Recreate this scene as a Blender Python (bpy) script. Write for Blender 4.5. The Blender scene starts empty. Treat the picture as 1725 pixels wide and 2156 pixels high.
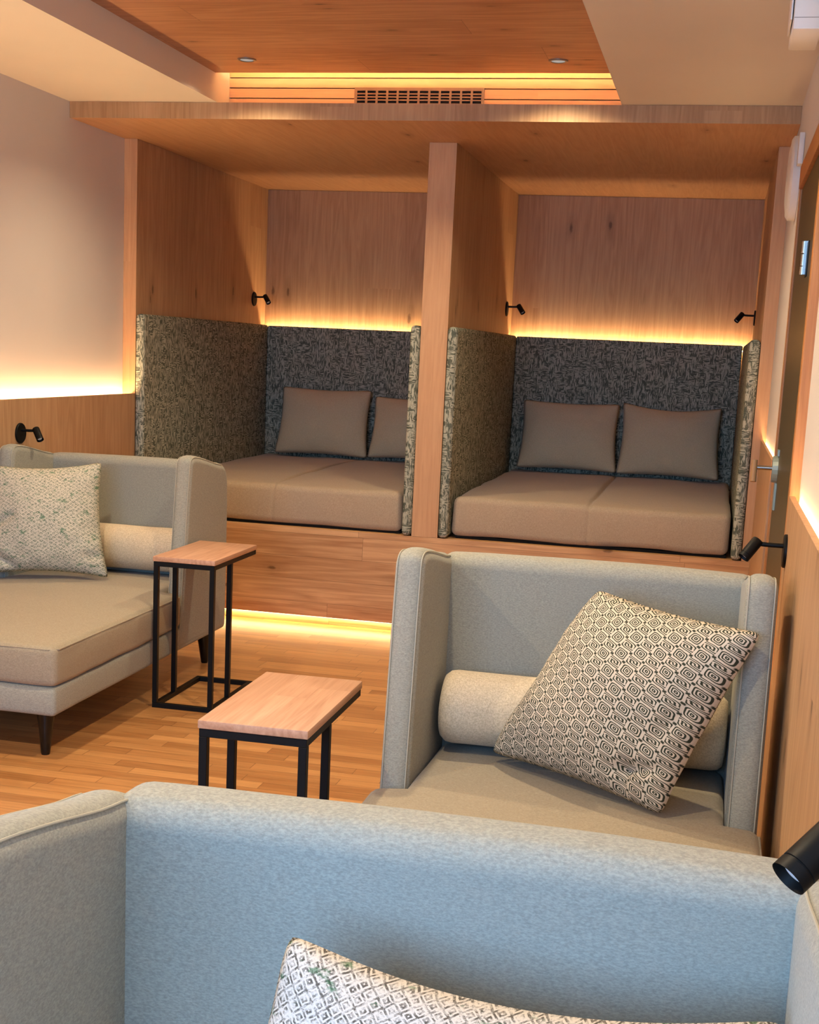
import bpy, bmesh, math, random
from mathutils import Vector, Matrix, noise

random.seed(7)
C = bpy.context.scene.collection
S = bpy.context.scene
PI = math.pi

# ------------------------------------------------------------------ camera, world, lights, exposure
def norm(v): return Vector(v).normalized()
RT = norm((0.9733446, 0.22485617, 0.04516629))
UP = norm((-0.08435413, 0.16785615, 0.98219585))
FW = norm((-0.21327136, 0.95982499, -0.18234942))
cd = bpy.data.cameras.new('camera'); cam = bpy.data.objects.new('camera', cd); C.objects.link(cam)
M = Matrix.Identity(4)
for i in range(3):
    M[i][0] = RT[i]; M[i][1] = UP[i]; M[i][2] = -FW[i]
M[2][3] = 1.5
cam.matrix_world = M
cd.sensor_fit = 'HORIZONTAL'; cd.sensor_width = 36.0
cd.lens = 2874.39 / 1725 * 36
cd.shift_x = 18.8 / 1725; cd.shift_y = 193.6 / 1725
cd.clip_start = 0.02
S.camera = cam

S.view_settings.view_transform = 'Standard'
S.view_settings.look = 'None'
S.view_settings.gamma = 1
S.view_settings.use_curve_mapping = False
S.view_settings.exposure = 0.82

w = bpy.data.worlds.new('sky'); S.world = w; w.use_nodes = True
w.node_tree.nodes['Background'].inputs[0].default_value = (0.45, 0.65, 1.0, 1)
w.node_tree.nodes['Background'].inputs[1].default_value = 1.2

WARM = (1.0, 0.80, 0.52)
LED = (1.0, 0.66, 0.34)
def area_light(name, loc, rot, sx, sy, power, col, spread=PI):
    d = bpy.data.lights.new(name, 'AREA'); d.shape = 'RECTANGLE'; d.size = sx; d.size_y = sy
    d.energy = power; d.color = col; d.spread = spread
    o = bpy.data.objects.new(name, d); C.objects.link(o); o.location = loc; o.rotation_euler = rot
    return o
# daylight coming in through the window wall behind the camera
DAY = area_light('daylight', (-1.1, -1.33, 1.65), (math.radians(82), 0, 0), 2.5, 1.5, 94, (0.26, 0.55, 1.0))
def spot_light(x, y, z, power, col=WARM, size=math.radians(150), r=0.035):
    d = bpy.data.lights.new('downlight_lamp', 'SPOT'); d.energy = power; d.color = col
    d.spot_size = size; d.spot_blend = 0.8; d.shadow_soft_size = r
    o = bpy.data.objects.new('downlight_lamp', d); C.objects.link(o); o.location = (x, y, z)
    return o
LAMP_P = 60

# ------------------------------------------------------------------ dimensions (metres)
XL, XW = -3.190, -3.115          # left wall, left panelling face
XM1, XM2 = -1.527, -1.386        # divider between the alcoves
XR1, XR2 = 0.187, 0.2515          # right alcove side
XR = 0.252                       # right wall
YS, YB, YK = 6.421, 7.059, 9.265 # canopy front, alcove front, alcove back
ZC, ZS, ZH = 2.618, 2.542, 2.7455
ZT, ZP, ZU = 1.632, 0.530, 0.048
XCL, XCR = -2.43, -0.524
YA, YG = 6.393, 6.585
ZWL, ZWR = 1.203, 1.143
Y0 = -1.15

# ------------------------------------------------------------------ helpers
def sr(r, g, b):
    f = lambda c: ((c/255)/12.92 if c/255 <= 0.04045 else ((c/255+0.055)/1.055)**2.4)
    return (f(r), f(g), f(b), 1)

def add_box(bm, x0, x1, y0, y1, z0, z1):
    vs = [bm.verts.new(p) for p in ((x0,y0,z0),(x1,y0,z0),(x1,y1,z0),(x0,y1,z0),(x0,y0,z1),(x1,y0,z1),(x1,y1,z1),(x0,y1,z1))]
    for f in ((0,3,2,1),(4,5,6,7),(0,1,5,4),(1,2,6,5),(2,3,7,6),(3,0,4,7)):
        bm.faces.new([vs[i] for i in f])

def bx(*boxes, bev=0.0, seg=2):
    bm = bmesh.new()
    for b in boxes: add_box(bm, *b)
    if bev: bmesh.ops.bevel(bm, geom=list(bm.edges), offset=bev, segments=seg, profile=0.5, affect='EDGES')
    return bm

def add_tube(bm, pts, r, n=10, cap=True):
    pts = [Vector(p) for p in pts]
    rs = r if isinstance(r, (list, tuple)) else [r]*len(pts)
    rings = []
    ref = None
    for i, p in enumerate(pts):
        t = (pts[min(i+1, len(pts)-1)] - pts[max(i-1, 0)]).normalized()
        if ref is None:
            ref = Vector((0,0,1)) if abs(t.z) < 0.9 else Vector((1,0,0))
        a = t.cross(ref).normalized(); b = t.cross(a).normalized()
        ref = -b if (-b).dot(ref) > 0 else b
        rings.append([bm.verts.new(p + rs[i]*(a*math.cos(2*PI*k/n) + b*math.sin(2*PI*k/n))) for k in range(n)])
    for i in range(len(rings)-1):
        for k in range(n):
            bm.faces.new((rings[i][k], rings[i][(k+1)%n], rings[i+1][(k+1)%n], rings[i+1][k]))
    if cap:
        bm.faces.new(list(reversed(rings[0]))); bm.faces.new(rings[-1])

def tube(pts, r, n=10):
    bm = bmesh.new(); add_tube(bm, pts, r, n); return bm

def obj(name, bm, mat, parent=None, smooth=False, wn=False, sharp=40):
    bmesh.ops.recalc_face_normals(bm, faces=list(bm.faces))
    me = bpy.data.meshes.new(name)
    if smooth:
        for f in bm.faces: f.smooth = True
        for e in bm.edges:
            if len(e.link_faces) == 2 and e.calc_face_angle(0) > math.radians(sharp): e.smooth = False
    bm.to_mesh(me); bm.free()
    o = bpy.data.objects.new(name, me); C.objects.link(o)
    if mat: me.materials.append(mat)
    if parent: o.parent = parent
    if wn:
        m = o.modifiers.new('normals', 'WEIGHTED_NORMAL'); m.keep_sharp = True
    return o

def tag(o, label=None, cat=None, group=None, kind=None):
    if label: o['label'] = label
    if cat: o['category'] = cat
    if group: o['group'] = group
    if kind: o['kind'] = kind
    return o

def struct(name, bm, mat, parent=None, label=None, **k):
    o = obj(name, bm, mat, parent, **k)
    if parent is None: o['kind'] = 'structure'
    if label: o['label'] = label
    return o

def thing(name, label, cat, loc=(0,0,0), rz=0, group=None):
    o = bpy.data.objects.new(name, None); C.objects.link(o)
    o.location = loc; o.rotation_euler = (0,0,rz); o.empty_display_size = 0.1
    return tag(o, label, cat, group)

def copy_tree(o, parent=None):
    c = o.copy(); C.objects.link(c)
    if parent: c.parent = parent
    for ch in list(o.children): copy_tree(ch, c)
    return c

# ------------------------------------------------------------------ node helper
class NT:
    def __init__(s, name, rough=0.6, spec=0.3):
        s.m = bpy.data.materials.new(name); s.m.use_nodes = True
        s.t = s.m.node_tree; s.b = s.t.nodes['Principled BSDF']
        s.b.inputs['Roughness'].default_value = rough
        s.b.inputs['Specular IOR Level'].default_value = spec
    def n(s, ty, **k):
        nd = s.t.nodes.new(ty)
        for a, b in k.items(): setattr(nd, a, b)
        return nd
    def put(s, sock, v):
        if isinstance(v, bpy.types.NodeSocket): s.t.links.new(v, sock)
        else: sock.default_value = v
    def math(s, op, a, b=0.0, c=0.0):
        nd = s.n('ShaderNodeMath', operation=op); s.put(nd.inputs[0], a); s.put(nd.inputs[1], b); s.put(nd.inputs[2], c)
        return nd.outputs[0]
    def smooth(s, v, lo, hi):
        nd = s.n('ShaderNodeMapRange', interpolation_type='SMOOTHSTEP'); s.put(nd.inputs[0], v)
        nd.inputs[1].default_value = lo; nd.inputs[2].default_value = hi
        return nd.outputs[0]
    def coord(s, kind='Object'): return s.n('ShaderNodeTexCoord').outputs[kind]
    def sep(s, v):
        nd = s.n('ShaderNodeSeparateXYZ'); s.put(nd.inputs[0], v); return nd.outputs[0], nd.outputs[1], nd.outputs[2]
    def comb(s, x=0.0, y=0.0, z=0.0):
        nd = s.n('ShaderNodeCombineXYZ'); s.put(nd.inputs[0], x); s.put(nd.inputs[1], y); s.put(nd.inputs[2], z); return nd.outputs[0]
    def noise(s, v, scale=5, detail=4, rough=0.55, dist=0.0, out=0):
        nd = s.n('ShaderNodeTexNoise'); s.put(nd.inputs['Vector'], v); nd.inputs['Scale'].default_value = scale
        nd.inputs['Detail'].default_value = detail; nd.inputs['Roughness'].default_value = rough; nd.inputs['Distortion'].default_value = dist
        return nd.outputs[out]
    def wnoise(s, v):
        nd = s.n('ShaderNodeTexWhiteNoise', noise_dimensions='3D'); s.put(nd.inputs['Vector'], v); return nd.outputs[0]
    def voro(s, v, scale, out='Distance', rnd=1.0, dim='3D'):
        nd = s.n('ShaderNodeTexVoronoi', voronoi_dimensions=dim); s.put(nd.inputs['Vector'], v); nd.inputs['Scale'].default_value = scale
        nd.inputs['Randomness'].default_value = rnd
        return nd.outputs[out]
    def mix(s, f, a, b, blend='MIX'):
        nd = s.n('ShaderNodeMix', data_type='RGBA', blend_type=blend); s.put(nd.inputs[0], f); s.put(nd.inputs[6], a); s.put(nd.inputs[7], b)
        return nd.outputs[2]
    def base(s, v): s.put(s.b.inputs['Base Color'], v)
    def bump(s, h, strength=0.3, dist=0.002):
        nd = s.n('ShaderNodeBump'); s.put(nd.inputs['Height'], h); nd.inputs['Strength'].default_value = strength; nd.inputs['Distance'].default_value = dist
        s.t.links.new(nd.outputs[0], s.b.inputs['Normal'])

def plain(name, col, rough=0.5, metal=0.0, spec=0.4):
    t = NT(name, rough, spec); t.b.inputs['Base Color'].default_value = col; t.b.inputs['Metallic'].default_value = metal
    return t.m

def paint(name, col):
    t = NT(name, 0.8, 0.2); c = t.coord()
    n = t.noise(c, 1.3, 3)
    t.base(t.mix(t.smooth(n, 0.3, 0.7), col, tuple(x*0.96 for x in col[:3])+(1,)))
    t.bump(t.noise(c, 260, 2), 0.08, 0.001)
    return t.m

def emis(name, col, st):
    t = NT(name); t.b.inputs['Base Color'].default_value = (0,0,0,1)
    t.b.inputs['Emission Color'].default_value = tuple(col)+(1,); t.b.inputs['Emission Strength'].default_value = st
    return t.m

def wood(name, light, dark, grain='z', across='x', pw=0.2, pl=2.4, knots=0.0, vary=0.25, gap=0.0, rough=0.5, gs=1.0, seed=0.0, contrast=1.0, spec=0.3, stagger=True, knotcol=None, kscale=2.2):
    t = NT(name, rough, spec); X, Y, Z = t.sep(t.coord()); ax = {'x': X, 'y': Y, 'z': Z}
    g, a = ax[grain], ax[across]; o = [ax[k] for k in 'xyz' if k not in (grain, across)][0]
    ar = t.math('DIVIDE', a, pw); row = t.math('FLOOR', ar)
    r1 = t.wnoise(t.comb(row, 3.7+seed, 1.0))
    gr = t.math('ADD', t.math('DIVIDE', g, pl), t.math('MULTIPLY', r1, 7.3)); cell = t.math('FLOOR', gr)
    pid = t.wnoise(t.comb(row, cell, 5.0+seed)); pid2 = t.wnoise(t.comb(cell, row, 9.0+seed))
    off = t.math('MULTIPLY', pid, 37.0)
    # fine fibre
    v1 = t.comb(t.math('ADD', t.math('MULTIPLY', g, 2.0*gs), off), t.math('MULTIPLY', a, 70*gs), t.math('MULTIPLY', o, 70*gs))
    fine = t.noise(v1, 1.6, 5, 0.65)
    # broad cathedral bands
    v2 = t.comb(t.math('ADD', t.math('MULTIPLY', g, 0.8*gs), off), t.math('MULTIPLY', a, 9*gs), t.math('MULTIPLY', o, 9*gs))
    bn = t.noise(v2, 1.1, 3, 0.5, 0.4)
    bands = t.math('FRACT', t.math('MULTIPLY', bn, 7.0))
    bands = t.math('ABSOLUTE', t.math('SUBTRACT', bands, 0.5))
    k = t.math('ADD', t.math('MULTIPLY', t.math('SUBTRACT', fine, 0.5), 1.1*contrast), t.math('MULTIPLY', t.math('SUBTRACT', bands, 0.25), 0.75*contrast))
    k = t.math('ADD', k, t.math('MULTIPLY', t.math('SUBTRACT', pid2, 0.5), vary*2))
    k = t.math('ADD', k, 0.5); k = t.math('MINIMUM', t.math('MAXIMUM', k, 0.0), 1.0)
    col = t.mix(k, dark, light)
    # dark pores
    v3 = t.comb(t.math('ADD', t.math('MULTIPLY', g, 7.0), off), t.math('MULTIPLY', a, 210), t.math('MULTIPLY', o, 210))
    pores = t.smooth(t.noise(v3, 1.5, 2, 0.6), 0.62, 0.75)
    kd = knotcol or tuple(c*0.28 for c in dark[:3])+(1,)
    col = t.mix(t.math('MULTIPLY', pores, 0.18), col, kd)
    if knots:
        v4 = t.comb(t.math('ADD', t.math('MULTIPLY', g, 0.55), off), t.math('MULTIPLY', a, 1.5), 0.0)
        wob = t.noise(t.comb(g, a, o), 14, 3, 0.6)
        d = t.voro(v4, kscale, dim='2D'); gate = t.sep(t.voro(v4, kscale, 'Color', dim='2D'))[0]
        d = t.math('ADD', d, t.math('MULTIPLY', t.math('SUBTRACT', wob, 0.5), 0.10))
        on = t.math('LESS_THAN', gate, knots)
        core = t.math('MULTIPLY', t.math('SUBTRACT', 1.0, t.smooth(d, 0.012, 0.045)), on)
        halo = t.math('MULTIPLY', t.math('SUBTRACT', 1.0, t.smooth(d, 0.03, 0.17)), on)
        col = t.mix(t.math('MULTIPLY', halo, 0.35), col, tuple(c*0.6 for c in dark[:3])+(1,))
        col = t.mix(t.math('MULTIPLY', core, 0.7), col, kd)
    h = fine
    if gap:
        fa = t.math('FRACT', ar); ea = t.math('MULTIPLY', t.math('MINIMUM', fa, t.math('SUBTRACT', 1.0, fa)), pw)
        fg = t.math('FRACT', gr); eg = t.math('MULTIPLY', t.math('MINIMUM', fg, t.math('SUBTRACT', 1.0, fg)), pl)
        e = t.math('MINIMUM', ea, eg); gm = t.math('SUBTRACT', 1.0, t.smooth(e, gap*0.3, gap))
        col = t.mix(t.math('MULTIPLY', gm, 0.6), col, kd)
        h = t.math('SUBTRACT', h, gm)
    t.base(col); t.bump(h, 0.12, 0.001)
    return t.m

def fabric(name, c1, c2, scale=420, sheen=0.15, rough=0.95, fleck=0.5, anis=(1, 1, 1), bump=0.35):
    t = NT(name, rough, 0.12); X, Y, Z = t.sep(t.coord())
    v = t.comb(t.math('MULTIPLY', X, anis[0]), t.math('MULTIPLY', Y, anis[1]), t.math('MULTIPLY', Z, anis[2]))
    f = t.noise(v, scale, 3, 0.7); g = t.noise(v, scale*0.45, 2, 0.5); b = t.noise(v, 3.0, 3)
    k = t.math('ADD', t.math('MULTIPLY', f, 0.8), t.math('MULTIPLY', g, 0.2))
    k = t.smooth(k, 0.5-0.25*(1.2-fleck), 0.5+0.25*(1.2-fleck))
    col = t.mix(k, c2, c1)
    col = t.mix(t.math('MULTIPLY', t.smooth(b, 0.35, 0.7), 0.12), col, c2)
    t.base(col); t.bump(f, bump, 0.0012)
    t.b.inputs['Sheen Weight'].default_value = sheen; t.b.inputs['Sheen Roughness'].default_value = 0.4
    return t.m

def booth_fabric(name, cream, dark, horiz='x'):
    # woven brush-stroke print: short upright and level strokes in irregular blocks
    t = NT(name, 0.95, 0.1); X, Y, Z = t.sep(t.coord())
    h = t.math('ADD', X, Y)
    w1 = t.noise(t.comb(h, Z, 0.0), 45, 2, 0.5, 0, 1)
    wx, wy, _ = t.sep(w1)
    hh = t.math('ADD', h, t.math('MULTIPLY', t.math('SUBTRACT', wx, 0.5), 0.012))
    zz = t.math('ADD', Z, t.math('MULTIPLY', t.math('SUBTRACT', wy, 0.5), 0.012))
    cellv = t.comb(t.math('MULTIPLY', hh, 34), t.math('MULTIPLY', zz, 22), 0.0)
    cid = t.sep(t.voro(cellv, 1.0, 'Color'))
    sel = t.math('GREATER_THAN', cid[0], 0.38)
    vs = t.noise(t.comb(t.math('MULTIPLY', hh, 190), t.math('MULTIPLY', zz, 24), cid[1]), 1.0, 2, 0.5)
    hs = t.noise(t.comb(t.math('MULTIPLY', hh, 28), t.math('MULTIPLY', zz, 190), cid[2]), 1.0, 2, 0.5)
    st = t.math('ADD', t.math('MULTIPLY', vs, sel), t.math('MULTIPLY', hs, t.math('SUBTRACT', 1.0, sel)))
    k = t.smooth(st, 0.43, 0.56)
    spot = t.smooth(t.noise(t.comb(h, Z, 4.0), 26, 1), 0.60, 0.68)
    k = t.math('MULTIPLY', k, t.math('SUBTRACT', 1.0, t.math('MULTIPLY', spot, 0.8)))
    wv = t.noise(t.comb(h, Z, 2.0), 500, 2)
    col = t.mix(k, dark, cream); col = t.mix(t.math('MULTIPLY', wv, 0.25), col, dark)
    t.base(col); t.bump(k, 0.25, 0.001)
    return t.m

def ring_fabric(name, light, dark, nu=12, nv=19):
    # interlocking rounded loops on UV
    t = NT(name, 0.9, 0.12); U, V, _ = t.sep(t.coord('UV'))
    wob = t.sep(t.noise(t.comb(U, V, 0.0), 22, 2, 0.5, 0, 1))
    u = t.math('ADD', t.math('MULTIPLY', U, nu), t.math('MULTIPLY', t.math('SUBTRACT', wob[0], 0.5), 0.10))
    v = t.math('ADD', t.math('MULTIPLY', V, nv), t.math('MULTIPLY', t.math('SUBTRACT', wob[1], 0.5), 0.10))
    v = t.math('ADD', v, t.math('MULTIPLY', u, 0.5))
    fu, fv = t.math('FLOOR', u), t.math('FLOOR', v)
    par = t.math('MODULO', t.math('ABSOLUTE', t.math('ADD', fu, fv)), 2.0)
    a = t.math('SUBTRACT', t.math('FRACT', u), 0.5); b = t.math('SUBTRACT', t.math('FRACT', v), 0.5)
    def sup(p, q, n):
        return t.math('POWER', t.math('ADD', t.math('POWER', t.math('ABSOLUTE', p), n), t.math('POWER', t.math('ABSOLUTE', q), n)), 1.0/n)
    bb = t.math('ADD', t.math('MULTIPLY', b, 0.9), t.math('MULTIPLY', t.math('SIGN', a), 0.012))
    d1 = sup(a, bb, 4.5)
    aa = t.math('ADD', a, t.math('MULTIPLY', t.math('SIGN', b), 0.14))
    d2 = sup(t.math('MULTIPLY', aa, 0.6), b, 4.5)
    d = t.math('ADD', t.math('MULTIPLY', d1, t.math('SUBTRACT', 1.0, par)), t.math('MULTIPLY', d2, par))
    st = t.math('COSINE', t.math('MULTIPLY', d, 2*PI*7.0))
    k = t.smooth(st, -0.25, 0.35)
    rim = t.smooth(t.math('MAXIMUM', t.math('ABSOLUTE', a), t.math('ABSOLUTE', b)), 0.44, 0.465)
    k = t.math('MAXIMUM', k, rim)
    col0 = t.math('MULTIPLY', t.smooth(t.math('MINIMUM', t.math('ABSOLUTE', a), t.math('ABSOLUTE', b)), 0.36, 0.43), 1.0)
    k = t.math('MULTIPLY', k, t.math('SUBTRACT', 1.0, col0))
    fade = t.noise(t.comb(U, V, 1.0), 240, 2)
    col = t.mix(k, dark, light); col = t.mix(t.math('MULTIPLY', fade, 0.25), col, dark)
    t.base(col); t.bump(k, 0.2, 0.001)
    return t.m

def diamond_fabric(name, light, dark, green, nu=16, nv=26, lines=2.0, gr=(0.6, 0.68), soft=0.5):
    t = NT(name, 0.95, 0.12); U, V, _ = t.sep(t.coord('UV'))
    wob = t.sep(t.noise(t.comb(U, V, 0.0), 40, 3, 0.6, 0, 1))
    u = t.math('ADD', t.math('MULTIPLY', U, nu), t.math('MULTIPLY', t.math('SUBTRACT', wob[0], 0.5), 0.45*soft))
    v = t.math('ADD', t.math('MULTIPLY', V, nv), t.math('MULTIPLY', t.math('SUBTRACT', wob[1], 0.5), 0.45*soft))
    p, q = t.math('ADD', u, v), t.math('SUBTRACT', u, v)
    a = t.math('ABSOLUTE', t.math('SUBTRACT', t.math('FRACT', p), 0.5)); b = t.math('ABSOLUTE', t.math('SUBTRACT', t.math('FRACT', q), 0.5))
    d = t.math('MAXIMUM', a, b)
    st = t.math('COSINE', t.math('MULTIPLY', d, 2*PI*2*lines))
    k = t.smooth(st, -0.2, 0.5)
    wear = t.smooth(t.noise(t.comb(U, V, 3.0), 55, 3, 0.7), 0.35, 0.62)
    k = t.math('MAXIMUM', t.math('MULTIPLY', t.math('SUBTRACT', 1.0, k), wear), t.smooth(t.noise(t.comb(U, V, 8.0), 90, 2, 0.6), 0.6, 0.75))
    col = t.mix(k, light, dark)
    gmask = t.smooth(t.noise(t.comb(t.math('MULTIPLY', U, 1.0), t.math('MULTIPLY', V, 1.6), 5.0), 11, 4, 0.7), gr[0], gr[1])
    gcol = t.mix(k, tuple(c*1.6 for c in green[:3])+(1,), green)
    col = t.mix(t.math('MULTIPLY', gmask, 0.75), col, gcol)
    t.base(col); t.bump(t.noise(t.comb(U, V, 1.0), 170, 3, 0.7), 0.7, 0.002)
    return t.m

# ------------------------------------------------------------------ materials
OAK_L, OAK_D = sr(204, 166, 126), sr(160, 120, 84)
M_WALL = paint('wall_paint', sr(220, 214, 208))
M_CEIL = paint('ceiling_paint', sr(228, 220, 204))
M_VENEER = wood('oak_veneer_upright', OAK_L, OAK_D, 'z', 'x', pw=0.24, pl=5, contrast=0.8, knots=0.32, vary=0.10)
M_VENEER_Y = wood('oak_veneer_side', OAK_L, OAK_D, 'z', 'y', pw=0.24, pl=5, contrast=0.8, knots=0.32, vary=0.10)
M_EDGE = wood('oak_veneer_edge', sr(216, 172, 128), sr(184, 136, 94), 'z', 'x', pw=0.35, pl=5, vary=0.10, contrast=0.6)
M_CANOPY = wood('oak_canopy', sr(212, 168, 126), sr(170, 122, 84), 'y', 'x', pw=0.3, pl=4, vary=0.06, contrast=0.55, knots=0.2)
M_CANOPY_E = wood('oak_canopy_edge', sr(196, 160, 118), sr(162, 124, 86), 'z', 'x', pw=0.16, pl=2, vary=0.22, contrast=0.9)
M_CEILWOOD = wood('oak_ceiling_planks', sr(206, 156, 114), sr(152, 102, 66), 'x', 'y', pw=0.235, pl=2.3, knots=0.85, vary=0.14, gap=0.002, rough=0.38, kscale=2.6)
M_SLAT = wood('pine_slats', sr(232, 184, 128), sr(206, 150, 96), 'x', 'z', pw=0.045, pl=2.0, vary=0.1, contrast=0.5)
M_PLAT = wood('oak_platform_boards', sr(226, 180, 130), sr(170, 120, 76), 'x', 'z', pw=0.125, pl=1.7, knots=0.7, vary=0.2, gap=0.0015, rough=0.45, gs=0.8, kscale=2.4)
M_FLOOR = wood('oak_parquet', sr(204, 150, 94), sr(156, 104, 58), 'x', 'y', pw=0.068, pl=0.48, vary=0.36, gap=0.0022, rough=0.30, spec=0.45, contrast=0.8)
M_TABLE = wood('oak_table_top', sr(210, 168, 140), sr(166, 120, 92), 'y', 'x', pw=0.09, pl=3, vary=0.12, rough=0.45, contrast=0.9)
M_FRAME = wood('oak_door_frame', sr(208, 146, 88), sr(164, 106, 58), 'z', 'y', pw=0.2, pl=5, vary=0.05, rough=0.4)
M_SOFA = fabric('sage_grey_weave', sr(172, 171, 158), sr(138, 138, 128), scale=420, fleck=0.3, anis=(0.45, 0.45, 1))
M_SEAT = fabric('sage_grey_weave_warm_lit', sr(174, 163, 141), sr(142, 131, 112), scale=420, fleck=0.3, anis=(0.45, 1, 1))  # same weave as the sofa body, warm light from above mixed into its colour
M_MATT = fabric('taupe_canvas', sr(192, 174, 150), sr(160, 142, 120), scale=300, fleck=0.2)
M_CUSH = fabric('beige_canvas', sr(218, 204, 172), sr(190, 175, 144), scale=300, fleck=0.2)
M_BOLS = fabric('cream_boucle', sr(226, 210, 182), sr(192, 174, 146), scale=230, bump=0.8)
M_BOOTH = booth_fabric('brushstroke_upholstery', sr(190, 190, 170), sr(92, 98, 86))
M_PIPE = plain('cream_stitching', sr(176, 172, 156), 0.9)
M_RING = ring_fabric('loop_print_cotton', sr(224, 212, 192), sr(58, 62, 50))
M_DIAM = diamond_fabric('diamond_knit', sr(214, 206, 196), sr(96, 90, 82), sr(50, 92, 62), nu=27, nv=24, lines=1.5, gr=(0.56, 0.65))
M_KNIT = diamond_fabric('faded_green_knit', sr(206, 200, 184), sr(110, 120, 106), sr(58, 100, 74), nu=20, nv=30, lines=1.0, gr=(0.55, 0.66), soft=1.1)
M_BLACK = plain('black_powder_coat', sr(9, 9, 9), 0.5, 0, 0.2)
M_LEG = plain('black_lacquer_leg', sr(14, 14, 15), 0.18)
M_STEEL = plain('brushed_steel', sr(190, 186, 178), 0.25, 1.0)
M_LOCK = plain('grey_green_lock', sr(150, 160, 146), 0.4, 0.3)
M_PALEW = plain('oak_lever', sr(176, 134, 92), 0.4)
M_WHITE = plain('white_plastic', sr(226, 220, 212), 0.45)
M_DARK = plain('dark_void', sr(10, 9, 8), 0.9)
M_BRASS = plain('bronze_vent', sr(150, 116, 78), 0.4, 0.35)
M_RING_M = plain('satin_nickel_ring', sr(150, 140, 128), 0.35, 0.7)
M_REFL = plain('lamp_reflector', sr(225, 228, 232), 0.3, 0.0)
M_LED = emis('led_strip_warm', LED, 56)
M_LED_BACK = emis('led_strip_alcove', LED, 88)
M_LED_COVE = emis('led_strip_cove', LED, 52)
M_LED_KICK = emis('led_strip_kick', (1.0, 0.62, 0.28), 28)
def glassmat():
    t = NT('smoked_olive_glass', 0.4, 0.15)
    t.base(sr(98, 88, 58)); t.b.inputs['Transmission Weight'].default_value = 0.35; t.b.inputs['IOR'].default_value = 1.5
    return t.m
M_GLASS = glassmat()
def clearglass():
    m = bpy.data.materials.new('clear_window_glass'); m.use_nodes = True; nt = m.node_tree
    tr = nt.nodes.new('ShaderNodeBsdfTransparent'); gl = nt.nodes.new('ShaderNodeBsdfGlossy'); gl.inputs['Roughness'].default_value = 0.02
    mx = nt.nodes.new('ShaderNodeMixShader'); mx.inputs[0].default_value = 0.06
    nt.links.new(tr.outputs[0], mx.inputs[1]); nt.links.new(gl.outputs[0], mx.inputs[2]); nt.links.new(mx.outputs[0], nt.nodes['Material Output'].inputs[0])
    return m
M_CLEAR = clearglass()

# ------------------------------------------------------------------ room shell
struct('floor', bx((XL-0.2, XR+0.2, Y0-0.2, YK+0.2, -0.1, 0.0)), M_FLOOR)
struct('wall_left', bx((XL-0.15, XL, Y0-0.2, YK+0.2, 0, 3.0)), M_WALL)
DY0, DY1, DZ = 4.12, 5.50, 2.16      # door opening
struct('wall_right', bx((XR, XR+0.15, Y0-0.2, DY0, 0, 3.0), (XR, XR+0.15, DY1, YK+0.2, 0, 3.0), (XR, XR+0.15, DY0, DY1, DZ, 3.0)), M_WALL)
struct('wall_back', bx((XL, XR, YK, YK+0.15, 0, 3.0)), M_WALL)
# window wall behind the camera
WX0, WX1, WZ0, WZ1 = -2.55, 0.05, 0.75, 2.4
struct('wall_front', bx((XL, WX0, Y0-0.15, Y0, 0, 3.0), (WX1, XR, Y0-0.15, Y0, 0, 3.0), (WX0, WX1, Y0-0.15, Y0, 0, WZ0), (WX0, WX1, Y0-0.15, Y0, WZ1, 3.0)), M_WALL)
wf = struct('window_1', bx((WX0, WX0+0.06, Y0-0.1, Y0-0.03, WZ0, WZ1), (WX1-0.06, WX1, Y0-0.1, Y0-0.03, WZ0, WZ1), (WX0+0.06, WX1-0.06, Y0-0.1, Y0-0.03, WZ0, WZ0+0.06),
    (WX0+0.06, WX1-0.06, Y0-0.1, Y0-0.03, WZ1-0.06, WZ1), (-1.28, -1.22, Y0-0.1, Y0-0.03, WZ0+0.06, WZ1-0.06)), M_FRAME)
for a, b in ((WX0+0.06, -1.28), (-1.22, WX1-0.06)):
    struct('pane', bx((a, b, Y0-0.07, Y0-0.06, WZ0+0.06, WZ1-0.06)), M_CLEAR, wf)
# ceiling: lower plaster soffits either side, raised oak field between
struct('ceiling', bx((XL, XCL, Y0, YK, ZC, 3.0), (XCR, XR, Y0, YK, ZC, 3.0), (XCL, XCR, Y0, Y0+0.5, ZC, 3.0)), M_CEIL)
cw_ = struct('ceiling', bx((XCL, XCR, Y0+0.5, YA, ZH, ZH+0.03)), M_CEILWOOD, label='raised oak plank ceiling field')
struct('ceiling', bx((XCL, XCR, YA-0.4, YG+0.1, 2.93, 3.0), (XCL, XCR, YA-0.42, YA-0.4, ZH+0.03, 2.93)), M_CEIL, label='plaster cove above the oak ceiling edge')
# slatted face of the cove
bm = bmesh.new(); z = ZC+0.004; edges = []
while z < 2.90:
    add_box(bm, XCL, XCR, YG, YG+0.018, z, z+0.0415); z += 0.0465
t1 = struct('trim_1', bm, M_SLAT, label='horizontal pale slats lit by the ceiling cove')
struct('backing', bx((XCL, XCR, YG+0.019, YG+0.03, ZC, 2.92)), M_DARK, t1)
struct('led_strip', bx((XCL+0.02, XCR-0.02, YA-0.05, YA-0.035, ZH+0.032, ZH+0.042)), M_LED_COVE, cw_)
# left panelling with glowing ledge
lw = struct('trim_2', bx((XW-0.022, XW, Y0, YB-0.002, 0, ZWL), (XL, XW-0.022, Y0, YB-0.002, ZWL-0.10, ZWL-0.08)), M_VENEER_Y, label='oak wall panelling with a glowing ledge')
struct('led_strip', bx((XL+0.020, XL+0.030, Y0+0.02, YB-0.004, ZWL-0.045, ZWL-0.03)), M_LED, lw)
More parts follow.
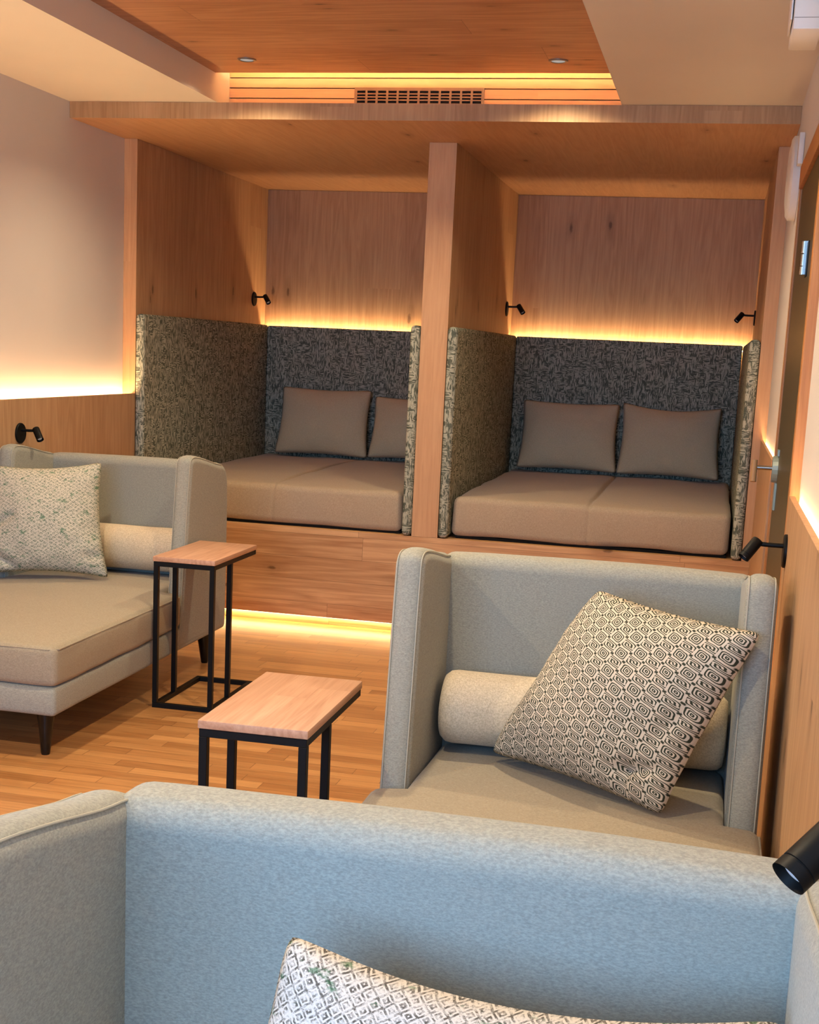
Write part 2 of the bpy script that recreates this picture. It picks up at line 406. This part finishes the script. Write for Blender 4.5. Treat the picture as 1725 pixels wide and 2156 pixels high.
# right panelling: near run and short far run beyond the door
XN = 0.222
rw = struct('trim_3', bx((XN, XN+0.016, Y0, DY0-0.09, 0, ZWR), (XN+0.016, XR, Y0, DY0-0.09, ZWR-0.09, ZWR-0.08)), M_VENEER_Y, label='oak wall panelling beside the foreground sofas')
struct('led_strip', bx((XR-0.009, XR-0.004, Y0+0.02, DY0-0.10, ZWR-0.035, ZWR-0.025)), M_LED, rw)
rf = struct('trim_4', bx((0.228, 0.240, DY1+0.07, YB-0.002, 0, ZWR), (0.240, XR, DY1+0.07, YB-0.002, ZWR-0.09, ZWR-0.08)), M_VENEER_Y, label='short oak panelling between door and alcove')
struct('led_strip', bx((XR-0.006, XR-0.002, DY1+0.08, YB-0.01, ZWR-0.035, ZWR-0.025)), M_LED, rf)
# door in the right wall
d = struct('door_1', bx((0.224, XR+0.15, DY0-0.06, DY0, 0, DZ+0.08), (0.236, XR+0.15, DY1, DY1+0.06, 0, DZ+0.08), (0.230, XR+0.15, DY0, DY1, DZ, DZ+0.08), bev=0.002), M_FRAME)
struct('door_leaf', bx((0.243, 0.252, DY0+0.004, DY1-0.004, 0.01, DZ-0.004)), M_GLASS, d)
struct('corridor_wall', bx((XR+0.6, XR+0.65, DY0-0.5, DY1+0.5, 0, 2.6)), M_WALL, d)
hg = bmesh.new()
for a, b, r in ((1.868, 1.905, 0.009), (1.828, 1.864, 0.008), (1.80, 1.825, 0.009)): add_tube(hg, ((0.232, 4.72, a), (0.232, 4.72, b)), r, 12)
add_box(hg, 0.232, 0.243, 4.70, 4.712, 1.80, 1.905)
struct('hinge', hg, M_STEEL, d, smooth=True)
struct('hinge_plate', bx((0.240, 0.2428, 4.62, 4.70, 1.79, 1.90)), M_BLACK, d)
lk = bmesh.new()
pts = [(0.013*math.cos(2*PI*k/20)*1.0, 0.052*math.sin(2*PI*k/20)) for k in range(20)]
vs0 = [lk.verts.new((0.2425, 5.33+p[0]*3, 1.125+p[1])) for p in pts]; vs1 = [lk.verts.new((0.222, 5.33+p[0]*2.6, 1.125+p[1]*0.94)) for p in pts]
for k in range(20): lk.faces.new((vs0[k], vs0[(k+1)%20], vs1[(k+1)%20], vs1[k]))
lk.faces.new(vs0); lk.faces.new(list(reversed(vs1)))
add_box(lk, 0.236, 0.2425, 5.28, 5.30, 0.975, 1.075); add_box(lk, 0.236, 0.2425, 5.32, 5.34, 0.975, 1.075)
add_box(lk, 0.236, 0.2425, 5.30, 5.32, 0.975, 0.99); add_box(lk, 0.236, 0.2425, 5.28, 5.34, 1.177, 1.20)
struct('lock_plate', lk, M_LOCK, d)
struct('door_handle', tube(((0.222, 5.33, 1.128), (0.165, 5.33, 1.128)), 0.0085, 14), M_STEEL, d, smooth=True)
struct('lever', tube(((0.157, 5.33, 1.155), (0.157, 5.31, 1.075)), 0.011, 16), M_PALEW, d, smooth=True)

# ------------------------------------------------------------------ alcove joinery
o = obj('alcove_canopy', bx((XL+0.001, XR-0.001, YS, YK-0.001, ZS, ZC-0.001)), M_CANOPY)
o.data.materials.append(M_CANOPY_E)
for p in o.data.polygons:
    if p.normal.y < -0.9: p.material_index = 1
tag(o, 'thick oak canopy board spanning over both upholstered alcoves', 'canopy')
def jamb(name, x0, x1, label, front=M_EDGE):
    o = obj(name, bx((x0, x1, YB, YK-0.001, ZP+0.001, ZS-0.001)), M_VENEER_Y); o.data.materials.append(front)
    for p in o.data.polygons:
        if p.normal.y < -0.9: p.material_index = 1
    return tag(o, label, 'partition panel')
jamb('alcove_side_panel', XL+0.001, XW, 'oak side panel at the left end of the left alcove')
jamb('alcove_divider', XM1, XM2, 'thick oak divider standing between the two alcoves')
jamb('alcove_side_panel', XR1, XR2, 'narrow oak side panel at the right end of the right alcove')
for x0, x1, lab in ((XW, XM1, 'oak back panel glowing along its foot, left alcove'), (XM2, XR1, 'oak back panel glowing along its foot, right alcove')):
    o = obj('alcove_back_panel', bx((x0+0.001, x1-0.001, YK-0.02, YK-0.002, ZP+0.002, ZS-0.002)), M_VENEER); tag(o, lab, 'wall panel')
    s = obj('led_strip', bx((x0+0.01, x1-0.01, 9.208, 9.216, ZT-0.040, ZT-0.036)), M_LED_BACK, o)
pl = thing('platform', 'long oak plank platform with glowing recessed foot below the alcoves', 'platform', (0, 0, 0))
obj('platform_body', bx((XL+0.001, XR2, YB, YK-0.002, ZU, ZP)), M_PLAT, pl)
obj('plinth', bx((XL+0.001, XR2, YB+0.045, YB+0.06, 0, ZU-0.001)), M_PLAT, pl)
obj('led_strip', bx((XL+0.02, XR2-0.02, YB+0.028, YB+0.040, ZU-0.006, ZU-0.001)), M_LED_KICK, pl)

# ------------------------------------------------------------------ soft shapes
def soft(bm, amp=0.004, sc=4.0, seed=0.0):
    for v in bm.verts:
        n = noise.noise_vector(v.co*sc + Vector((seed, seed*1.7, 0)))
        v.co += n*amp
def cushion_block(xs, ys, z0, z1, mask=lambda x, y: True, bev=0.03, seg=4, crown=0.0, amp=0.003, seed=0, groove=None, hard=None):
    """gridded block; cells kept where mask(cx, cy); outer edges rounded; top crowned"""
    bm = bmesh.new(); T = {}; B = {}
    nx, ny = len(xs), len(ys)
    def vert(D, i, j, z):
        if (i, j) not in D: D[(i, j)] = bm.verts.new((xs[i], ys[j], z))
        return D[(i, j)]
    keep = {(i, j) for i in range(nx-1) for j in range(ny-1) if mask((xs[i]+xs[i+1])/2, (ys[j]+ys[j+1])/2)}
    side = []
    for (i, j) in keep:
        bm.faces.new([vert(T, *k, z1) for k in ((i,j),(i+1,j),(i+1,j+1),(i,j+1))])
        bm.faces.new([vert(B, *k, z0) for k in ((i,j),(i,j+1),(i+1,j+1),(i+1,j))])
        for (a, b, n) in (((i,j),(i+1,j),(i,j-1)), ((i+1,j),(i+1,j+1),(i+1,j)), ((i+1,j+1),(i,j+1),(i,j+1)), ((i,j+1),(i,j),(i-1,j))):
            if n not in keep: side.append((a, b))
    for a, b in side: bm.faces.new((vert(B, *a, z0), vert(B, *b, z0), vert(T, *b, z1), vert(T, *a, z1)))
    bmesh.ops.recalc_face_normals(bm, faces=list(bm.faces))
    ed = [e for e in bm.edges if len(e.link_faces) == 2 and e.calc_face_angle(0) > 1.0]
    bmesh.ops.bevel(bm, geom=ed, offset=bev, segments=seg, profile=0.5, affect='EDGES', clamp_overlap=True)
    x0, x1, y0, y1 = xs[0], xs[-1], ys[0], ys[-1]
    for v in bm.verts:
        if v.co.z > (z0+z1)/2:
            u = max(0, 1-abs(2*(v.co.x-x0)/(x1-x0)-1)**3); w = max(0, 1-abs(2*(v.co.y-y0)/(y1-y0)-1)**3)
            f = u*w
            if groove is not None: f *= 1-math.exp(-((v.co.x-groove)/0.012)**2)*0.9
            v.co.z += crown*f
            if groove is not None: v.co.z -= 0.004*math.exp(-((v.co.x-groove)/0.01)**2)
        if groove is not None and v.co.y < y0+bev: v.co.y += 0.004*math.exp(-((v.co.x-groove)/0.01)**2)
    soft(bm, amp, 5.0, seed)
    return bm
def lin(a, b, n): return [a+(b-a)*i/n for i in range(n+1)]

def pillow(name, P, thick, mat, label, cat='cushion', group=None, n=34, bow=0.05, seed=1, sag=0.0, wr=0.006, creases=(), pw=0.52, corner=0.0):
    """P: four corners (bottom-left, bottom-right, top-right, top-left)"""
    P = [Vector(p) for p in P]
    nrm = ((P[1]-P[0]).cross(P[3]-P[0])).normalized()      # towards the viewer side if P is seen counter-clockwise
    cen = sum(P, Vector())/4
    bm = bmesh.new(); uvl = bm.loops.layers.uv.new('UVMap')
    F = {}; K = {}; uvs = {}
    up = (P[3]-P[0]).normalized()
    for i in range(n+1):
        for j in range(n+1):
            u, v = i/n, j/n
            p = P[0]*(1-u)*(1-v)+P[1]*u*(1-v)+P[2]*u*v+P[3]*(1-u)*v
            a, b = 2*u-1, 2*v-1
            # edges bow inwards between the corners
            p = p + (cen-p)*0.028*(a*a*b*b)**8
            ex = (P[1]-P[0]); ey = (P[3]-P[0])
            p = p - ex*(a*bow*(1-b*b)*0.5*abs(a)) - ey*(b*bow*(1-a*a)*0.5*abs(b))
            p = p - up*sag*(1-a*a)*max(0, b)**2
            t = ((1-a*a)*(1-b*b)); t = t**pw if t > 0 else 0
            nz = noise.noise(Vector((u*3.1+seed, v*3.3-seed, seed)))*wr + noise.noise(Vector((u*9+seed, v*9, seed*2)))*wr*0.5
            cr = 0
            for (cu, cv, du, dv, dep, wd) in creases:
                du_, dv_ = u-cu, v-cv; L = math.hypot(du, dv); s = (du_*du+dv_*dv)/L; q = (-du_*dv+dv_*du)/L
                if -0.02 < s < L: cr += dep*math.exp(-(q/wd)**2)*math.sin(PI*min(1, max(0, (s+0.02)/(L+0.02))))
            edge = min(1, t*4)
            if i in (0, n) or j in (0, n):
                F[(i,j)] = K[(i,j)] = bm.verts.new(p + nrm*nz*0.5)
            else:
                F[(i,j)] = bm.verts.new(p + nrm*(thick*0.60*t + (nz - cr)*edge))
                K[(i,j)] = bm.verts.new(p - nrm*(thick*0.34*t - nz*0.3*edge))
            uvs[F[(i,j)]] = (u, v); uvs[K[(i,j)]] = (u, v)
    for i in range(n):
        for j in range(n):
            q = [(i,j),(i+1,j),(i+1,j+1),(i,j+1)]
            f1 = bm.faces.new([F[k] for k in q]); f2 = bm.faces.new([K[k] for k in reversed(q)])
            for f in (f1, f2):
                for l in f.loops: l[uvl].uv = uvs[l.vert]
    o = obj(name, bm, mat, smooth=True, sharp=180)
    return tag(o, label, cat, group)

# upholstered panels lining the alcoves
def upholstered(x0, x1, y0, y1, z0, z1, label, bev):
    bm = bx((x0, x1, y0, y1, z0, z1), bev=bev, seg=4)
    o = obj('upholstered_panel', bm, M_BOOTH, smooth=True, wn=True)
    return tag(o, label, 'wall cushion panel', None)
YF = YB-0.012
PT = 0.055; YBP = 9.135
for x0, x1, nm in ((XW, XM1, 'left'), (XM2, XR1, 'right')):
    upholstered(x0+0.002, x0+PT, YF, YBP+0.05, ZP+0.003, ZT, 'grey patterned panel lining the left side of the %s alcove' % nm, 0.022)
    upholstered(x1-PT, x1-0.002, YF, YBP+0.05, ZP+0.003, ZT, 'grey patterned panel lining the right side of the %s alcove' % nm, 0.022)
    upholstered(x0+PT+0.002, x1-PT-0.002, YBP, YBP+0.055, ZP+0.003, ZT-0.004, 'grey patterned panel across the back of the %s alcove' % nm, 0.012)
    a, b = x0+PT+0.012, x1-PT-0.012
    mid = (a+b)/2
    bm = cushion_block(lin(a, mid-0.03, 8)+lin(mid-0.02, mid+0.02, 8)+lin(mid+0.03, b, 8), lin(YB+0.035, YBP-0.01, 16), ZP+0.014, 0.752, bev=0.035, crown=0.02, amp=0.008, seed=x0, groove=mid)
    o = obj('mattress', bm, M_MATT, smooth=True, sharp=180); tag(o, 'thick taupe mattress with centre seam filling the %s alcove' % nm, 'mattress')
    obj('mattress_gap_shade', bx((a+0.02, b-0.01, YB+0.06, YBP-0.03, ZP+0.001, ZP+0.014)), M_DARK, o)  # near-black sheet standing for the shade in the gap under the mattress
def wall_pillow(cx, label, z0=0.775, z1=1.225, wd=0.64, seed=1, tilt=0.0, yb=8.93, **k):
    P = [(cx-wd/2-0.01, yb, z0+tilt), (cx+wd/2+0.01, yb, z0-tilt*0.5), (cx+wd/2-0.005, yb+0.13, z1-tilt), (cx-wd/2+0.0, yb+0.13, z1+tilt*0.3)]
    return pillow('cushion', P, 0.17, M_CUSH, label, seed=seed, bow=0.06, **k)
wall_pillow(-2.590, 'beige cushion in the left alcove, fully in view', seed=2)
wall_pillow(-1.955, 'beige cushion half hidden behind the panel end, left alcove', z0=0.782, z1=1.19, wd=0.60, seed=5)
wall_pillow(-0.925, 'beige cushion at the left of the right alcove', seed=8, z1=1.22, z0=0.78)
wall_pillow(-0.275, 'beige cushion with a dented top edge, right alcove', seed=11, z1=1.235, z0=0.775, tilt=0.004, sag=0.025)

# ------------------------------------------------------------------ chaise sofas
CW, CT, ZB, ZSE, CL = 0.938, 0.073, 0.952, 0.418, 1.648
SEAMS = []
def wing_bm(side):
    prof = [(0.105, 0.168), (0.108, 0.36), (0.108, 0.56), (0.107, 0.70), (0.105, 0.79), (0.100, 0.85), (0.088, 0.897), (0.060, 0.935), (0.02, 0.952), (-0.05, 0.962), (-0.17, 0.986), (-0.27, 1.003), (-0.335, 1.008), (-0.372, 0.996),
            (-0.386, 0.970), (-0.392, 0.93), (-0.406, 0.83), (-0.418, 0.73), (-0.431, 0.625), (-0.444, 0.52), (-0.456, 0.42), (-0.473, 0.275), (-0.488, 0.168)]
    out = []
    N = len(prof)
    for i in range(N):
        a, b, c, d = prof[(i-1)%N], prof[i], prof[(i+1)%N], prof[(i+2)%N]
        if i == N-1 or i == 0: out.append(b); continue
        m = 3
        for k in range(m):
            q = k/m
            out.append(tuple(0.5*((2*b[j])+(-a[j]+c[j])*q+(2*a[j]-5*b[j]+4*c[j]-d[j])*q*q+(-a[j]+3*b[j]-3*c[j]+d[j])*q**3) for j in (0, 1)))
    prof = out
    x0, x1 = (0, CT+0.004) if side < 0 else (CW-CT-0.004, CW)
    n = len(prof); area = sum(prof[i][0]*prof[(i+1)%n][1]-prof[(i+1)%n][0]*prof[i][1] for i in range(n))
    sg = 1 if area > 0 else -1
    def inset(dv):
        res = []
        for i in range(n):
            p0, p1, p2 = Vector(prof[i-1]), Vector(prof[i]), Vector(prof[(i+1)%n])
            e1, e2 = (p1-p0).normalized(), (p2-p1).normalized()
            n1, n2 = Vector((-e1.y, e1.x))*sg, Vector((-e2.y, e2.x))*sg
            m = (n1+n2).normalized(); res.append(p1 + m*dv/max(0.5, m.dot(n1)))
        return res
    r = 0.033; K = 7; lev = []
    for k in range(K+1):
        th = PI/2*k/K; lev.append((r*(1-math.cos(th)), r*(1-math.sin(th))))
    lev = [(x0+a, b) for a, b in lev] + [(x1-a, b) for a, b in reversed(lev)]
    ii = inset(r*0.24); path = [p for p, q in zip(ii, prof) if q[0] < 0.03 and q[1] > 0.2]
    for x in (x0+r*0.24, x1-r*0.24): SEAMS.append([(x, p.x, p.y) for p in path])
    bm = bmesh.new(); rings = [[bm.verts.new((x, p.x, p.y)) for p in inset(b)] for x, b in lev]
    for i in range(len(rings)-1):
        for k in range(n): bm.faces.new((rings[i][k], rings[i][(k+1)%n], rings[i+1][(k+1)%n], rings[i+1][k]))
    for rg, x in ((rings[0], x0), (rings[-1], x1)):
        c = bm.verts.new((x, -0.18, 0.58))
        for k in range(n): bm.faces.new((rg[k], rg[(k+1)%n], c))
    return bm
def make_chaise():
    t = thing('chaise_sofa', 'x', 'sofa')
    bk = obj('backrest', cushion_block(lin(CT-0.034, CW-CT+0.034, 14), lin(0.0, 0.115, 2), 0.18, ZB-0.006, bev=0.034, seg=5, crown=0.008, amp=0.003), M_SOFA, t, smooth=True, sharp=180)
    obj('back_cover', bx((0.03, CW-0.03, 0.098, 0.118, 0.17, 0.88), bev=0.008), M_SOFA, t, smooth=True)
    for s in (-1, 1):
        wg = obj('wing', wing_bm(s), M_SOFA, t, smooth=True, wn=True, sharp=60)
        sb = bmesh.new()
        for path in SEAMS[-2:]: add_tube(sb, path, 0.0018, 6)
        obj('seam', sb, M_PIPE, wg, smooth=True)
    o1 = 0.006
    xs = [-o1]+lin(CT+0.006, CW-CT-0.006, 14)+[CW+o1]; ys = lin(-CL, -0.48, 16)+lin(-0.40, -0.005, 6)
    m = lambda x, y: y < -0.475 or (CT < x < CW-CT)
    sc = obj('seat_cushion', cushion_block(xs, ys, 0.272, ZSE, m, bev=0.026, seg=4, crown=0.024, amp=0.005, seed=3), M_SEAT, t, smooth=True, sharp=180)
    pb = bmesh.new(); zz = ZSE-0.010; e = -o1+0.007
    add_tube(pb, [(-o1+0.004, -0.50, zz), (-o1+0.004, -1.0, zz), (-o1+0.004, -CL+0.03, zz), (-o1+0.03, -CL+0.006, zz), (CW/2, -CL+0.005, zz), (CW+o1-0.03, -CL+0.006, zz), (CW+o1-0.004, -CL+0.03, zz), (CW+o1-0.004, -1.0, zz), (CW+o1-0.004, -0.50, zz)], 0.0035, 8)
    obj('piping', pb, M_SEAT, sc, smooth=True)
    obj('base', cushion_block(lin(0.002, CW-0.002, 6), lin(-CL+0.005, 0.10, 8), 0.165, 0.271, bev=0.02, seg=3, amp=0.002, mask=lambda x, y: True), M_SOFA, t, smooth=True, sharp=180)
    for lx, ly in ((0.08, -CL+0.09), (CW-0.08, -CL+0.09), (0.08, 0.0), (CW-0.08, 0.0)):
        dy = 0.03 if ly > -0.5 else -0.005
        obj('leg', tube(((lx, ly, 0.164), (lx, ly+dy*0.5, 0.10), (lx, ly+dy, 0.006), (lx, ly+dy, 0.0)), [0.036, 0.026, 0.017, 0.015], 16), M_LEG, t, smooth=True)
    return t
ch = make_chaise()
def place(o, x, y, rz, label, sx=1.0):
    o.location = (x, y, 0); o.rotation_euler = (0, 0, rz); o.scale = (sx, 1, 1)
    tag(o, label, 'sofa', 'winged chaise sofas'); return o
chR = place(ch, -0.757, 3.69, 0.0, 'grey winged chaise sofa facing us, holding the loop-print cushion, by the right wall', 1.0)
chL = place(copy_tree(ch), -3.112, 5.947, 0.0, 'grey winged chaise sofa standing along the left wall beside a tall side table', 0.981)
chF = place(copy_tree(ch), -0.7314, 1.4715, -0.012, 'blue-grey foreground sofa cut off by the lower edge of the photo', 1.0)

def bolster(x0, x1, y, z, r, label):
    bm = bmesh.new(); n = 36; prof = [(0, 0.0), (0.0, 0.55), (0.004, 0.86), (0.016, 0.965), (0.035, 1.0)]
    rings = []
    L = x1-x0
    st = [(x0+a, b*r) for a, b in prof] + [(x0+L*k/10, r) for k in range(1, 10)] + [(x1-a, b*r) for a, b in reversed(prof)]
    for (x, rr) in st:
        rr = max(rr, 0.001)
        rings.append([bm.verts.new((x, y+rr*math.cos(2*PI*k/n), z+rr*math.sin(2*PI*k/n)*0.97)) for k in range(n)])
    for i in range(len(rings)-1):
        for k in range(n): bm.faces.new((rings[i][k], rings[i][(k+1)%n], rings[i+1][(k+1)%n], rings[i+1][k]))
    bm.faces.new(rings[0]); bm.faces.new(rings[-1])
    soft(bm, 0.003, 6, x0)
    o = obj('bolster', bm, M_BOLS, smooth=True, sharp=180)
    return tag(o, label, 'bolster cushion', 'bolsters on the chaise sofas')
bolster(-0.662, 0.098, 3.584, 0.548, 0.104, 'cream bolster on the right chaise, partly behind the loop-print cushion')
bolster(-3.02, -2.285, 5.842, 0.548, 0.104, 'cream bolster on the left chaise behind the knitted cushion')
bolster(-0.64, 0.115, 1.366, 0.548, 0.104, 'cream bolster low on the foreground sofa behind its cushion')

pillow('throw_pillow', [(-0.510, 3.470, 0.462), (-0.046, 3.150, 0.448), (0.150, 3.230, 0.892), (-0.262, 3.510, 0.918)], 0.23, M_RING,
       'square cushion with dark loop print leaning on the right chaise', 'throw pillow', n=48, seed=4, bow=0.05, wr=0.008,
       creases=((0.72, 0.12, 0.26, 0.10, 0.03, 0.03), (0.80, 0.02, 0.0, 0.22, 0.022, 0.025), (0.86, 0.3, 0.12, 0.35, 0.014, 0.03)))
pillow('throw_pillow', [(-3.08, 5.36, 0.452), (-2.555, 5.53, 0.452), (-2.665, 5.69, 0.948), (-3.10, 5.47, 0.925)], 0.22, M_KNIT,
       'off-white and green knitted cushion on the left chaise', 'throw pillow', n=48, seed=9, bow=0.10, wr=0.012,
       creases=((0.0, 0.42, 0.3, 0.12, 0.03, 0.04), (0.05, 0.2, 0.25, -0.18, 0.03, 0.035), (0.82, 0.16, 0.18, 0.02, 0.02, 0.03)))
pillow('throw_pillow', [(-0.47, 1.16, 0.452), (0.09, 1.13, 0.452), (0.120, 1.335, 0.858), (-0.408, 1.345, 0.872)], 0.20, M_DIAM,
       'white cushion with small diamond print at the bottom of the photo', 'throw pillow', n=48, seed=14, bow=0.035, sag=0.03, wr=0.010)

# ------------------------------------------------------------------ side tables
TW, TL, TH, FB = 0.268, 0.520, 0.634, 0.02
def make_table():
    t = thing('side_table', 'x', 'side table')
    obj('tabletop', bx((0, TW, 0, TL, TH-0.021, TH), bev=0.003, seg=2), M_TABLE, t, smooth=True)
    z = TH-0.021
    obj('top_frame', bx((0.003, TW-0.003, 0.003, 0.003+FB, z-FB, z-0.0005), (0.003, TW-0.003, TL-0.003-FB, TL-0.003, z-FB, z-0.0005),
        (0.003, 0.003+FB, 0.003+FB, TL-0.003-FB, z-FB, z-0.0005), (TW-0.003-FB, TW-0.003, 0.003+FB, TL-0.003-FB, z-FB, z-0.0005), bev=0.001, seg=1), M_BLACK, t)
    for x in (0.003, TW-0.003-FB):
        for y in (0.003, 0.205):
            obj('leg', bx((x, x+FB, y, y+FB, FB, z-FB), bev=0.001, seg=1), M_BLACK, t)
    obj('base_frame', bx((0.003, TW-0.003, 0.003, 0.003+FB, 0, FB), (0.003, TW-0.003, TL-0.003-FB, TL-0.003, 0, FB),
        (0.003, 0.003+FB, 0.003+FB, TL-0.003-FB, 0, FB), (TW-0.003-FB, TW-0.003, 0.003+FB, TL-0.003-FB, 0, FB), bev=0.001, seg=1), M_BLACK, t)
    return t
tb = make_table(); tb.location = (-1.116, 2.90, 0); tb.rotation_euler = (0, 0, 0.012)
tag(tb, 'oak-topped side table nearest us, its legs cut off by the foreground sofa', 'side table', 'oak and black metal side tables')
ta = copy_tree(tb); ta.location = (-2.180, 5.13, 0); ta.rotation_euler = (0, 0, 0.0)
tag(ta, 'oak-topped side table with black base frame beside the left chaise', 'side table', 'oak and black metal side tables')

# ------------------------------------------------------------------ reading lights (local: wall at x=0, arm towards +x)
def make_sconce(d=(0.55, -0.38, -0.74)):
    t = thing('reading_light', 'x', 'wall light')
    obj('wall_plate', tube(((0, 0, 0), (0.006, 0, 0), (0.009, 0, 0)), [0.047, 0.047, 0.044], 32), M_BLACK, t, smooth=True)
    obj('arm', tube(((0.008, 0, 0.014), (0.045, 0, 0.014), (0.086, 0, 0.016)), 0.0065, 12), M_BLACK, t, smooth=True)
    d = Vector(d).normalized(); p = Vector((0.082, 0, 0.019))
    a, b = p - d*0.008, p + d*0.058
    bm = bmesh.new(); add_tube(bm, (a, a+d*0.002, b-d*0.013, b-d*0.0125, b-d*0.0115, b-d*0.011, b), [0.0150, 0.0165, 0.0165, 0.0155, 0.0155, 0.0165, 0.0165], 28, cap=False)
    # hollow mouth
    add_tube(bm, (b, b-d*0.010), [0.0165, 0.0142], 28, cap=False)
    bmesh.ops.holes_fill(bm, edges=[e for e in bm.edges if e.is_boundary and (e.verts[0].co-a).length < 0.03], sides=40)
    hd = obj('lamp_head', bm, M_BLACK, t, smooth=True)
    obj('lens', tube((b-d*0.0105, b-d*0.007, b-d*0.0055), [0.0112, 0.0100, 0.003], 24), M_REFL, hd, smooth=True)
    obj('mouth_disc', tube((b-d*0.0135, b-d*0.0103), 0.0141, 24), M_BLACK, hd)
    return t
sc = make_sconce()
G = 'black wall reading lights'
def put_sconce(o, x, y, z, flip, label, s=1.0):
    o.location = (x, y, z); o.rotation_euler = (0, 0, 0)
    o.scale = (-s if flip else s, s, s)
    return tag(o, label, 'wall light', G)
put_sconce(sc, XW, 5.774, 1.047, False, 'black reading light on the left wall panelling above the chaise back')
put_sconce(copy_tree(sc), XW, 9.0, 1.798, False, 'black reading light on the left wall of the left alcove')
put_sconce(copy_tree(sc), XM2, 9.0, 1.797, False, 'black reading light on the divider side of the right alcove')
put_sconce(copy_tree(sc), XR1, 8.95, 1.797, True, 'black reading light on the right wall of the right alcove')
put_sconce(copy_tree(sc), XN, 4.06-0.15, 1.0, True, 'black reading light on the right panelling above the chaise wing')
put_sconce(make_sconce((0.64, -0.50, -0.58)), XN, 1.200, 1.082, True, 'large black spotlight head at the right edge, nearest us', 1.07)

# ------------------------------------------------------------------ ceiling fittings
def make_downlight():
    t = thing('downlight', 'x', 'ceiling light')
    bm = bmesh.new(); n = 32
    pr = [(0.042, 0.0), (0.042, -0.004), (0.036, -0.006), (0.030, -0.004), (0.030, -0.001)]
    rings = [[bm.verts.new((r*math.cos(2*PI*k/n), r*math.sin(2*PI*k/n), z)) for k in range(n)] for r, z in pr]
    for i in range(len(rings)-1):
        for k in range(n): bm.faces.new((rings[i][k], rings[i][(k+1)%n], rings[i+1][(k+1)%n], rings[i+1][k]))
    obj('trim_ring', bm, M_RING_M, t, smooth=True)
    obj('diffuser', tube(((0, 0, -0.001), (0, 0, -0.0025)), 0.030, 28), emis('downlight_glow', (1, .9, .8), 0.22) if not bpy.data.materials.get('downlight_glow') else bpy.data.materials['downlight_glow'], t)
    return t
dl = make_downlight()
first = True
for (x, y, lab) in ((-2.172, 6.10, 'small round downlight at the left of the oak ceiling'), (-0.782, 6.13, 'small round downlight at the right of the oak ceiling'),
                    (-2.172, 3.9, 'round downlight out of view in the middle of the oak ceiling, left'), (-0.782, 3.9, 'round downlight out of view in the middle of the oak ceiling, right'),
                    (-2.172, 1.7, 'round downlight out of view nearer the window, left'), (-0.782, 1.7, 'round downlight out of view nearer the window, right')):
    o = dl if first else copy_tree(dl); first = False
    o.location = (x, y, ZH-0.0005); tag(o, lab, 'ceiling light', 'round downlights in the oak ceiling')
    spot_light(x, y, ZH-0.03, LAMP_P*(0.6 if y > 6 else 1.0), size=math.radians(142 if y > 6 else 150))

# ventilation grille on the slats
vg = thing('vent_grille', 'bronze ventilation grille with rows of slots above the canopy', 'vent', (-1.80, YG-0.001, 2.632))
VW, VH = 0.625, 0.084; bm = bmesh.new(); cols, rows = 12, 4
x0, x1, z0, z1 = 0.008, VW-0.008, 0.014, VH-0.014
cwid = (x1-x0)/cols; rh = (z1-z0)/rows
add_box(bm, 0, VW, -0.006, 0, 0, z0); add_box(bm, 0, VW, -0.006, 0, z1, VH)
for i in range(cols+1):
    c = x0+cwid*i; add_box(bm, max(0, c-0.005) if i else 0, min(VW, c+0.005) if i < cols else VW, -0.006, 0, z0, z1)
for r in range(1, rows): add_box(bm, 0.013, VW-0.013, -0.0055, -0.0005, z0+rh*r-0.0028, z0+rh*r+0.0028)
obj('face_plate', bm, M_BRASS, vg)
obj('duct_opening', bx((0.004, VW-0.004, -0.0003, 0.0005, 0.004, VH-0.004)), M_DARK, vg)

# white fittings near the right wall
wb = thing('ceiling_unit', 'white box fitting hanging under the ceiling at the top right corner', 'ceiling fitting', (0.108, 3.82, 2.352))
obj('housing', bx((0, 0.072, 0, 0.25, 0, 0.2655), bev=0.004), M_WHITE, wb, smooth=True)
obj('side_plate', bx((-0.007, -0.003, 0.03, 0.22, 0.03, 0.2655), (-0.003, 0, 0.06, 0.09, 0.10, 0.14)), M_WHITE, wb)
obj('joint_line', bx((0.001, 0.071, -0.0006, 0.0002, 0.0275, 0.029)), M_RING_M, wb)
rd = thing('round_wall_unit', 'round white fitting on the right wall above the door', 'wall fitting', (XR, 6.15, 2.28))
obj('disc', tube(((-0.001, 0, 0), (-0.030, 0, 0), (-0.040, 0, 0)), [0.17, 0.17, 0.155], 48), M_WHITE, rd, smooth=True)
obj('cover_dome', tube(((-0.040, 0, 0), (-0.046, 0, 0), (-0.048, 0, 0)), [0.15, 0.11, 0.02], 48), M_WHITE, rd, smooth=True)
obj('cable_box', bx((-0.022, -0.001, -0.30, -0.22, 0.02, 0.14), bev=0.003), M_WHITE, rd, smooth=True)
